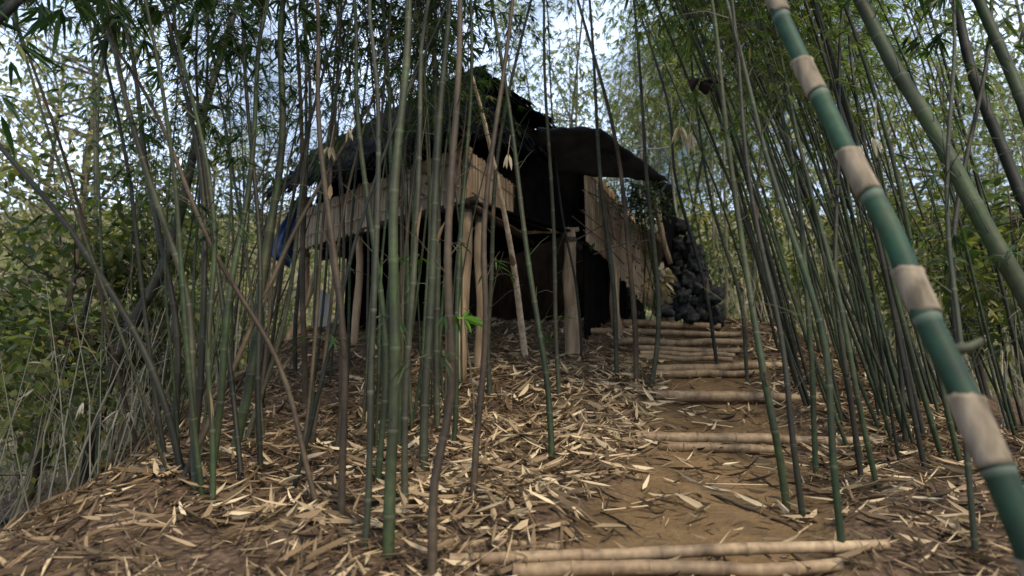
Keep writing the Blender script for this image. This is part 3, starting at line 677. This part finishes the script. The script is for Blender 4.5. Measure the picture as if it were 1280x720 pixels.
# ------------------------------------------------------------ bamboo poles of the steps
def pole(px0, py0, px1, py1, Y, w, label, dy=0., lift=0., dY=0., bow=.02):
    a = at(px0, py0, Y); b = at(px1, py1, Y + dY); r = w / 2 / F * Y
    for q in (a, b): q.z = max(lerp(q.z, G(q.x, q.y) + r * .5, .4), G(q.x, q.y) + r * .45)
    cp = [a, a.lerp(b, .25) + Vector((0, 0, bow * random.uniform(-.4, 1))), a.lerp(b, .5) + Vector((0, 0, bow * random.uniform(-1, .6))), a.lerp(b, .75) + Vector((0, 0, bow * random.uniform(-1, 1))), b]
    for q in cp: q.z = max(q.z, G(q.x, q.y) + r * .35)
    f, L = resample(spline(cp, 14)); P = []; Rr = []; A = []; prev = 0; nd = random.uniform(.1, .3)
    while prev < L:
        nd = min(nd, L)
        for fr in (.01, .06, .5, .94, .99):
            P.append(f(lerp(prev, nd, fr)) + Vector((0, 0, random.uniform(-.002, .002)))); Rr.append(r * lerp(1.08, .88, prev / L) * {.01: 1.07, .99: 1.05, .5: .96}.get(fr, 1.)); A.append(fr)
        prev = nd; nd += random.uniform(.25, .36)
    m = MB(); base = P[len(P) // 2]; tube(m, P, Rr, 12, A, hollow=True, wob=.10)
    o = m.build('bamboo_pole', M['pole'], off=tuple(base), smooth=False)
    for p in o.data.polygons: p.use_smooth = True
    return tag(o, label, 'pole', 'bamboo poles laid as steps')
random.seed(13)
pole(562, 700, 1110, 682, 2.72, 15, 'longest weathered pole of the lowest step, upper one of the pair', bow=.012)
pole(640, 716, 1052, 706, 2.66, 17, 'lower pole of the lowest step at the bottom of the photo')
pole(545, 690, 700, 684, 2.86, 9, 'short thin pole lying half buried left behind the lowest step')
pole(795, 546, 1108, 564, 4.80, 13, 'upper pole of the broad second step from the bottom')
pole(822, 563, 968, 562, 4.70, 12, 'shorter lower pole of the broad second step from the bottom')
pole(818, 494, 1022, 503, 6.10, 13, 'single pole forming the third step with a lump of soil at its left end')
pole(818, 461, 978, 456, 7.10, 11, 'upper pole of the fourth step, its tip sticking out right')
pole(818, 471, 948, 470, 7.02, 9, 'lower pole of the fourth step')
pole(798, 447, 915, 448, 7.6, 7, 'lowest thin pole of the tight row above the fourth step')
pole(800, 440, 918, 442, 7.75, 7, 'second lowest thin pole of the tight row above the fourth step')
pole(790, 431, 925, 436, 7.95, 8, 'middle pole of the tight row above the fourth step')
pole(765, 423, 928, 426, 8.3, 9, 'stouter pole topping the tight row above the fourth step')
pole(735, 413, 925, 418, 8.7, 8, 'long pole of the upper steps reaching left under the hut porch')
pole(770, 404, 900, 406, 9.1, 9, 'topmost pole of the steps beside the sack pile')

# ------------------------------------------------------------ stilt hut
C = at(583, 250, 6.8); hut_base = Vector((C.x - .6, C.y + 1.3, G(C.x - .6, C.y + 1.3)))
hut = empty('stilt_hut', hut_base, 'bamboo stilt hut with slatted railing under a ragged dark thatched roof', 'hut')
FZ = C.z; Lf = at(377, 305, 8.6); Lf.z = FZ; Rt = at(657, 291, 8.05); Rt.z = FZ; Po = at(712, 283, 8.0); Po.z = FZ - .02
Back = Lf + (Rt - C) * 2.2; Back.z = FZ; RB = at(790, 366, 11.0); RB.z = FZ - .05
U = Vector((0, 0, 1))
def log(name, a, b, r0, r1, matn='post', sides=9, wob=.25, bend=.02, parent=hut):
    m = MB(); n = 9; s = random.uniform(0, 6)
    P = [a.lerp(b, i / n) + Vector((math.sin(i * .9 + s), math.cos(i * .7 + s), 0)) * bend * math.sin(math.pi * i / n) for i in range(n + 1)]
    tube(m, P, [lerp(r0, r1, i / n) for i in range(n + 1)], sides, wob=wob); return m.build(name, M[matn], parent, smooth=True)
def down(p, d=.2): return Vector((p.x, p.y, G(p.x, p.y) - d))
random.seed(17)
log('post', down(C + Vector((-.03, 0, 0))), C + U * .62 + Vector((.0, .0, 0)), .072, .062)
log('post', down(C + Vector((.14, .25, 0))), C + Vector((.13, .25, .05)), .045, .04)
log('post', down(Po), Po + U * .06, .10, .075)
p2 = at(770, 350, 8.7); log('post', down(p2), Vector((p2.x - .05, p2.y, FZ)), .075, .06)
p3 = at(742, 380, 9.2); log('post', down(p3), Vector((p3.x, p3.y, FZ)), .035, .03)
log('post', down(Lf + Vector((.05, .05, 0))), Lf + U * .7 + Vector((.05, .05, 0)), .055, .05)
log('post', down(Lf.lerp(C, .4) + Vector((0, .1, 0))), Lf.lerp(C, .4) + U * .6, .05, .045)
log('post', down(Back), Back + U * .8, .055, .05); log('post', down(RB), RB + U * .9, .055, .05)
log('brace', down(at(352, 455, 8.5)), at(398, 335, 8.7), .05, .045)
log('post', C + U * .6, C + U * 1.05, .022, .02)
def lashing(p, rr, d):
    m = MB()
    for k in range(5):
        c = p + d * (k - 2) * .012; x, y = frame(d + Vector((.12, .1, 0)) * (1 if k % 2 else -1)); P = [c + (x * math.cos(t * .524) + y * math.sin(t * .524)) * rr for t in range(13)]
        tube(m, P, .006, 5)
    m.build('lashing', M['twig'], hut, smooth=True)
lashing(C + Vector((-.01, 0, -.12)), .078, U); lashing(Po + Vector((0, 0, -.10)), .088, U); lashing(C + Vector((-.01, 0, .40)), .068, U)
lashing(C + Vector((.135, .25, -.15)), .05, U); lashing(Lf + Vector((.05, .05, -.15)), .062, U)
# beams under the floor
log('beam', C + Vector((.12, -.14, -.05)), Lf + Vector((-.15, .1, -.05)), .05, .045, 'darkwood')
log('beam', C + Vector((-.03, -.2, -.09)), Rt + Vector((.1, .2, -.09)), .04, .035, 'darkwood')
log('sill', Rt + Vector((-.03, -.1, -.02)), Po + Vector((.12, 0, .05)), .035, .03, 'post')
log('beam', Po + Vector((-.1, -.1, -.06)), RB + Vector((0, 0, -.06)), .045, .04, 'darkwood')
# floor
m = MB()
for i in range(30):
    t = (i + .5) / 30; a = C.lerp(Lf, t); b = (Po + Vector((.0, 0, 0))).lerp(Back, t) if i > 0 else Po
    d = (b - a); c = a.lerp(b, .5) + U * .012; s = (Lf - C).normalized()
    box(m, c, d * .5, s * ((Lf - C).length / 60 * 1.02), U * random.uniform(.008, .014), random.random())
m.build('floor', M['shade_black'], hut)  # shade under the hut painted into the floor colour
def slat_panel(name, a, b, hb, ht, wd, matn, ragb=.03, ragt=.02, thick=.008, parent=hut, n_rails=2, tilt=0.):
    """a,b floor-level ends (Vector); hb,ht = (height at a, height at b) for bottom and top"""
    m = MB(); L = (b - a).length; n = int(L / wd); d = (b - a).normalized(); nrm = d.cross(U).normalized()
    for i in range(n):
        t = (i + .5) / n; c = a.lerp(b, t); z0 = lerp(hb[0], hb[1], t) - random.uniform(0, ragb); z1 = lerp(ht[0], ht[1], t) + random.uniform(-ragt, ragt)
        off = nrm * random.uniform(-.005, .005); lean = d * random.uniform(-.008, .008)
        box(m, c + U * (z0 + z1) / 2 + off, d * (wd * random.uniform(.43, .5)), nrm * thick * .5, (U + lean) * (z1 - z0) / 2, random.random())
    for k in range(n_rails):
        q = (k + .5) / n_rails
        pa = a + U * lerp(hb[0], ht[0], q) - nrm * .012; pb = b + U * lerp(hb[1], ht[1], q) - nrm * .012
        for s in (-1, 1): 
            tube(m, [pa + nrm * s * .02, pa.lerp(pb, .5) + nrm * s * .02 + U * .005, pb + nrm * s * .02], .008, 5, a=random.random())
    return m.build(name, M[matn], parent)
slat_panel('railing', C + Vector((-.06, -.06, 0)), Lf + Vector((-.08, 0, 0)), (-.02, -.08), (.60, .48), .030, 'slat_grey', .05)
slat_panel('railing', C + Vector((.0, -.06, 0)), Rt, (-.06, -.06), (.60, .52), .028, 'slat', .03)
slat_panel('side_wall', Po + Vector((.24, .25, 0)), RB + Vector((.1, 0, 0)), (-.02, -.05), (1.12, 1.25), .034, 'slat', .03, n_rails=4)
w0 = at(766, 330, 9.0); w1 = at(843, 392, 9.7); zb = G(w1.x, w1.y)
slat_panel('lower_wall', Vector((w0.x, w0.y, zb)), Vector((w1.x, w1.y, zb)), (at(766, 335, 9.0).z - zb, -.1), (at(766, 262, 9.0).z - zb, at(843, 300, 9.7).z - zb), .035, 'slat', .06, n_rails=5)
# added light-blocking walls inside and under the hut, shade painted near-black
def wall(name, a, b, z0, z1, matn='darkwood'):
    m = MB(); n = int((b - a).length / .09); d = (b - a).normalized(); nr = d.cross(U)
    for i in range(n):
        c = a.lerp(b, (i + .5) / n); zz0 = min(z0, G(c.x, c.y) - .1) if z0 < -5 else z0
        box(m, Vector((c.x, c.y, (zz0 + z1) / 2)) + nr * random.uniform(-.01, .01), d * .046, nr * .012, U * (z1 - zz0) / 2, random.random())
    m.build(name, M[matn], hut)
wall('back_light_block', Back + (C - Lf).normalized() * -.0, RB + Vector((.0, .1, 0)), FZ, FZ + 1.5, 'shade_black')
wall('back_light_block', Lf.lerp(Back, .55) + Vector((.35, 0, 0)), RB + Vector((.2, -.05, 0)), -9, FZ - .03, 'shade_black')
wall('inner_light_block', Lf + Vector((.1, .2, 0)), Back, FZ, FZ + 1.3, 'shade_black')
wall('inner_light_block', Lf + Vector((.55, .35, 0)), Lf.lerp(Back, .55) + Vector((.35, 0, 0)), -9, FZ - .03, 'shade_black')
wall('inner_light_block', Po + Vector((.22, .5, 0)), RB + Vector((.2, 0, 0)), -9, FZ - .03, 'shade_black')
def wall2(name, a, b, za, zb, z0):
    m = MB(); n = int((b - a).length / .08); d = (b - a).normalized(); nr = d.cross(U); nr.z = 0
    dh = Vector((d.x, d.y, 0))
    for i in range(n):
        t = (i + .5) / n; c = a.lerp(b, t); z1 = lerp(za, zb, t)
        box(m, Vector((c.x, c.y, (z0 + z1) / 2)) + nr * random.uniform(-.01, .01), dh * .042, nr * .01, U * (z1 - z0) / 2, random.random())
    m.build(name, M['shade_black'], hut)
R0 = at(596, 84, 7.25); R1 = at(398, 186, 9.4)
inn = Vector((.45, .75, 0)) * .35
wall2('interior_occluder', R0 + inn, R1 + inn * .6, R0.z - .3, R1.z - .25, FZ)  # added occluders behind the roof, put in to keep the interior dark
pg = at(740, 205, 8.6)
wall2('interior_occluder', R0 + inn, Vector((pg.x, pg.y, 0)), R0.z - .35, pg.z, FZ)
# roof
def thatch(name, q, rows, per, Ls, over=.0, shaggy=1.0, parent=hut):
    """q = ridge0, ridge1, eave1, eave0 ; bundles point from ridge to eave"""
    m = MB(); r0, r1, e1, e0 = q
    n = (r1 - r0).cross(e0 - r0).normalized()
    if n.z < 0: n = -n
    vs = []
    K = 10
    for s in (0, 1):
        for i in range(K + 1):
            for j in range(K + 1):
                t = i / K; u = j / K; p = r0.lerp(r1, u).lerp(e0.lerp(e1, u), t) - U * .10 * math.sin(math.pi * t) * .6
                vs.append(p + n * (.02 if s == 0 else -.03) + n * .02 * noise.noise(p * 3))
    fs = []; o = (K + 1) ** 2
    for i in range(K):
        for j in range(K):
            a = i * (K + 1) + j; fs.append((a, a + 1, a + K + 2, a + K + 1)); fs.append((o + a, o + a + K + 1, o + a + K + 2, o + a + 1))
    for j in range(K):
        for e in (0, K * (K + 1)): fs.append((e + j, e + j + 1, o + e + j + 1, o + e + j))
        for e in (0, K): a = e + j * (K + 1); fs.append((a, a + K + 1, o + a + K + 1, o + a))
    m.add(vs, fs, .4)
    for i in range(rows):
        for k in range(per):
            t = (i + random.random()) / rows; u = random.uniform(-.015, 1.015)
            p = r0.lerp(r1, u).lerp(e0.lerp(e1, u), t) - U * .06 * math.sin(math.pi * t); d = (e0.lerp(e1, u) - r0.lerp(r1, u)).normalized()
            side = (r1 - r0).normalized(); dd = d + side * random.uniform(-.25, .25) + U * random.uniform(-.14, .05)
            L = Ls * random.uniform(.5, 1.1); W = random.uniform(.025, .07)
            leaf(m, p + n * random.uniform(-.05, .06), dd, L, W, random.random() ** 1.5, .15 * shaggy, random.uniform(-.4, .4))
    return m.build(name, M['thatch'], parent)
R0 = at(596, 84, 7.25); R1 = at(398, 186, 9.4)
E0 = at(585, 150, 6.35); E1 = at(338, 238, 8.7)
thatch('roof', (R0, R1, E1, E0), 22, 110, .34)
F0 = at(690, 150, 8.0); F1 = at(500, 230, 10.4)
thatch('roof', (R0, R1, F1, F0), 16, 80, .32)
# porch roof: sheets of dark roofing felt
def sheet(name, q, matn, th=.02, amp=.03, K=14):
    m = MB(); vs = []
    for i in range(K + 1):
        for j in range(K + 1):
            p = q[0].lerp(q[1], j / K).lerp(q[3].lerp(q[2], j / K), i / K)
            e = .03 * noise.noise(p * 7) if i in (0, K) or j in (0, K) else 0
            vs.append(p + Vector((e, 0, e + amp * noise.noise(p * 2.5) + .3 * amp * noise.noise(p * 9))))
    m.add(vs, [(i * (K + 1) + j, i * (K + 1) + j + 1, (i + 1) * (K + 1) + j + 1, (i + 1) * (K + 1) + j) for i in range(K) for j in range(K)])
    o = m.build(name, M[matn], hut, smooth=True); sf = o.modifiers.new('s', 'SOLIDIFY'); sf.thickness = th
    return o
sheet('porch_roof', (at(672, 158, 7.3), at(750, 161, 7.2), at(836, 224, 8.2), at(690, 216, 8.1)), 'felt')
sheet('porch_roof', (at(740, 170, 7.9), at(800, 200, 9.6), at(858, 300, 10.6), at(824, 224, 8.5)), 'felt')
sheet('porch_roof', (at(822, 222, 8.5), at(838, 232, 9.0), at(862, 390, 10.6), at(838, 372, 9.6)), 'shade_black')
# rafters and ridge pole
log('ridge_pole', R0 + (R0 - R1).normalized() * .12 - U * .05, R1 - U * .05, .03, .028, 'darkwood')
for k in range(6):
    u = k / 5; log('rafter', R0.lerp(R1, u) - U * .08, E0.lerp(E1, u) - U * .08, .02, .018, 'darkwood', 6)
log('rafter', at(800, 188, 8.3), at(836, 184, 8.3), .014, .012, 'board', 6); log('rafter', at(790, 186, 8.2), at(808, 180, 8.2), .012, .012, 'board', 6)
log('corner_pole', at(808, 225, 8.7), at(838, 330, 8.9), .045, .04, 'post')
# gable infill under the ridge end (dark thatch)
thatch('gable', (R0 - U * .1, R0 - U * .1 + Vector((.05, .05, 0)), at(690, 200, 8.0), at(590, 165, 6.9)), 6, 40, .2)

# ------------------------------------------------------------ things around the hut
# blue tarp
m = MB(); K = 12; vs = []
q = (at(372, 243, 8.7), at(385, 250, 8.9), at(362, 335, 8.8), at(332, 318, 8.5))
for i in range(K + 1):
    for j in range(K + 1):
        p = q[0].lerp(q[1], j / K).lerp(q[3].lerp(q[2], j / K), i / K); p += Vector((.0, -.09, .0)) * noise.noise(p * 5) + Vector((0, .05, 0)) * math.sin(j * 1.3)
        vs.append(p)
m.add(vs, [(i * (K + 1) + j, i * (K + 1) + j + 1, (i + 1) * (K + 1) + j + 1, (i + 1) * (K + 1) + j) for i in range(K) for j in range(K)])
o = m.build('tarp', M['tarp'], off=tuple(q[0]), smooth=True); s = o.modifiers.new('s', 'SOLIDIFY'); s.thickness = .004
tag(o, 'blue plastic tarp hanging from the left end of the hut', 'tarp')
# pale board
m = MB(); a = at(398, 402, 9.3); z = G(a.x, a.y); b1 = at(395, 358, 9.3); b2 = at(412, 368, 9.3)
m.add([Vector((b1.x - .02, 9.3, z - .05)), Vector((b2.x + .02, 9.3, z - .05)), b2, b1] + [Vector((b1.x - .02, 9.33, z - .05)), Vector((b2.x + .02, 9.33, z - .05)), b2 + Vector((0, .03, 0)), b1 + Vector((0, .03, 0))],
      [(0, 1, 2, 3), (7, 6, 5, 4), (0, 4, 5, 1), (1, 5, 6, 2), (2, 6, 7, 3), (3, 7, 4, 0)])
tag(m.build('board', M['board'], off=tuple(a)), 'pale slanted board standing upright under the left end of the hut', 'board')
# sack pile
rows = [('bottom', 5, 393, (830, 898), 9.2), ('second', 5, 374, (834, 894), 9.3), ('third', 4, 355, (836, 886), 9.4), ('fourth', 4, 336, (836, 880), 9.45), ('fifth', 3, 318, (838, 870), 9.5), ('sixth', 2, 302, (838, 866), 9.5), ('top', 1, 288, (846, 850), 9.55)]
ordn = ['leftmost', 'second from left', 'third from left', 'fourth from left', 'rightmost']
random.seed(31)
for rn, n, py, (x0, x1), Y in rows:
    for i in range(n):
        c = at(lerp(x0, x1, (i + .5) / n) + random.uniform(-5, 5), py + random.uniform(-5, 5), Y + random.uniform(-.15, .15)); m = MB()
        rx, ry, rz = random.uniform(.07, .15), random.uniform(.10, .17), random.uniform(.07, .15); vs = []; fs = []; S, T = 22, 14; sd = random.uniform(0, 50)
        for a in range(T + 1):
            for b in range(S):
                th = math.pi * a / T; ph = 2 * math.pi * b / S; d = Vector((math.sin(th) * math.cos(ph), math.sin(th) * math.sin(ph), math.cos(th)))
                e = Vector((math.copysign(abs(d.x) ** .7, d.x), math.copysign(abs(d.y) ** .7, d.y), math.copysign(abs(d.z) ** .8, d.z)))
                k = 1 + .5 * noise.noise(d * 1.8 + Vector((sd, 0, 0))) + .25 * noise.noise(d * 4 + Vector((sd, 0, 0))) + .14 * noise.noise(d * 11 + Vector((sd, 0, 0)))
                vs.append(c + Vector((e.x * rx, e.y * ry, e.z * rz)) * k)
        for a in range(T):
            for b in range(S): b2 = (b + 1) % S; fs.append((a * S + b, (a + 1) * S + b, (a + 1) * S + b2, a * S + b2))
        m.add(vs, fs); o = m.build('sack', M['sack'], off=tuple(c - U * rz), smooth=True)
        k = 'only sack' if n == 1 else (ordn[i] if i < n - 1 else 'rightmost') + ' sack'
        tag(o, (f'{k} in the {rn} row of the pile beside the steps' if n > 1 else 'single black lumpy sack topping the pile beside the steps'), 'sack', 'black sacks piled beside the steps')
# pale crumpled bag
m = MB()
for i in range(60):
    p = at(random.uniform(824, 838), random.uniform(335, 378), 9.15 + random.uniform(-.08, .08))
    leaf(m, p, Vector((random.uniform(-1, 1), random.uniform(-1, 1), random.uniform(-1, 1))), random.uniform(.1, .2), random.uniform(.05, .1), random.random(), .1)
tag(m.build('dry_leaf_heap', M['deadleaf'], off=tuple(at(830, 380, 9.15))), 'pale crumpled dry leaves wedged between wall and sack pile', 'leaf heap')
# climber on the wall
m = MB()
for i in range(800):
    a = random.gauss(0, 1); p = at(802 + a * 16, 250 + random.gauss(0, 17), 8.35 + random.uniform(-.1, .2))
    leaf(m, p, Vector((random.uniform(-1, 1), random.uniform(-1, 0), random.uniform(-1.2, .2))), random.uniform(.06, .13), random.uniform(.02, .035), random.random())
for i in range(160):
    p = at(random.uniform(785, 822), random.uniform(270, 395), 9.0 + random.uniform(-.1, .2))
    leaf(m, p, Vector((random.uniform(-.5, .5), -.4, random.uniform(-1.2, .2))), random.uniform(.05, .11), random.uniform(.012, .03), random.random())
for i in range(9):
    a = at(random.uniform(785, 820), 230, 8.5); b = at(random.uniform(790, 830), 398, 9.1); tube(m, [a, a.lerp(b, .5) + Vector((random.uniform(-.1, .1), -.05, 0)), b], .006, 4, a=.2)
tag(m.build('climbing_plant', M['moss'], off=tuple(at(800, 398, 9.1))), 'dark mossy climber hanging over the slatted side wall', 'climber')
# thin dead branches against the wall
m = MB()
for (x0, y0, x1, y1) in [(725, 262, 800, 330), (720, 300, 790, 268), (735, 240, 790, 275), (742, 318, 812, 300), (750, 225, 768, 300), (715, 270, 780, 330)]:
    a = at(x0, y0, 7.85); b = at(x1, y1, 8.3); tube(m, [a, a.lerp(b, .5) + Vector((0, -.03, .03)), b], .008, 5)
tag(m.build('dead_branch', M['bark'], off=tuple(at(725, 300, 7.9))), 'tangle of bare dead branches hanging in front of the side wall', 'branch')
# tufts of pale dead leaves
def tuft(px, py, Y, n, ll, label, mt='deadleaf'):
    m = MB(); p = at(px, py, Y)
    tube(m, [p + Vector((.02, 0, .18)), p], [.003, .004], 4, a=.2)
    for i in range(n): leaf(m, p + Vector((random.uniform(-.02, .02), 0, 0)), Vector((random.uniform(-.5, .5), random.uniform(-.4, .4), -1)), ll * random.uniform(.7, 1.2), ll * .2, random.random(), 0, random.uniform(-.5, .5), .2)
    return tag(m.build('dead_leaf_tuft', M[mt], off=tuple(p)), label, 'dead leaves', 'tufts of dead leaves caught on culms')
tuft(413, 183, 4.6, 6, .16, 'broad pale brown dead leaf tuft in front of the left roof edge')
tuft(438, 160, 4.6, 4, .13, 'small pale forked dead leaf tuft right above the broad brown one')
tuft(849, 158, 5.0, 7, .19, 'pale drooping dead leaf tuft, left one of two right of the porch roof')
tuft(862, 165, 5.0, 6, .20, 'pale drooping dead leaf tuft, right one of two right of the porch roof')
tuft(950, 222, 5.5, 3, .11, 'tiny white dead leaf tuft in the dense right stand')
tuft(635, 193, 5.2, 4, .16, 'curled whitish dead leaf before the dark porch opening')
tuft(1095, 172, 2.6, 3, .09, 'thin pale dead leaf hanging behind the banded giant')
# black curled sheath
m = MB(); p = at(876, 100, 5.0)
for (ox, oz, l, wd, dx) in [(0, 0, .17, .11, .3), (.03, .0, .22, .07, 1.), (-.01, .02, .13, .09, -.2), (.02, -.03, .10, .08, .6), (.12, .015, .12, .06, 1)]:
    leaf(m, p + Vector((ox, 0, oz)), Vector((dx, .1, -.35 if dx < 1 else .0)), l, wd, 0, .05, .9, .5)
o = m.build('curled_sheath', M['darkleaf'], off=tuple(p)); s = o.modifiers.new('s', 'SOLIDIFY'); s.thickness = .012
tag(o, 'black curled leaf sheath hanging high in the right stand', 'leaf sheath')
# green seedling
p = ground_hit(592, 600); t = at(580, 398, p.y); sd_ = empty('seedling', p, 'single bright green leafed seedling in front of the hut corner post', 'seedling')
m = MB(); tube(m, [p, p.lerp(t, .5) + Vector((.03, 0, 0)), t], [.007, .005, .003], 6); m.build('stem', M['twig'], sd_)
m = MB()
for d, L, W in [(Vector((1, -.1, -.25)), .15, .05), (Vector((1, .2, .1)), .12, .035), (Vector((.5, .2, -.8)), .09, .03), (Vector((-1, 0, .15)), .09, .02), (Vector((.3, 0, .6)), .08, .025)]: leaf(m, t, d, L, W, random.random(), .2, 1.0, .15)
m.build('leaves', M['leaf_bright'], sd_)
# fallen culms and roots on the left slope
def fallen(p0, p1, r, matn, label, mid=.0):
    a = ground_hit(*p0); b = ground_hit(*p1); m = MB()
    pts = [Vector((*(a.lerp(b, i / 8)).to_2d(), 0)) for i in range(9)]
    zs = [G(p.x, p.y) for p in pts]; z0, z1 = zs[0], zs[-1]
    pts = [Vector((p.x, p.y, max(zs[i], lerp(z0, z1, i / 8)) + r * .8)) for i, p in enumerate(pts)]
    culm_tube(m, pts, r, r * .8, .3, 8); tag(m.build('fallen_culm', M[matn], off=tuple(a), smooth=True), label, 'fallen bamboo', 'fallen culms on the ground')
fallen((0, 655), (205, 598), .035, 'culm_dark', 'black rotten log lying along the left edge of the mound')
fallen((120, 668), (215, 655), .012, 'culm_dry', 'thin pale dry stick on the lower left litter')
fallen((640, 612), (760, 668), .010, 'culm_dry', 'thin dry stick lying beside the dirt path')
fallen((890, 620), (990, 660), .010, 'culm_brown', 'thin brown stick right of the dirt path')
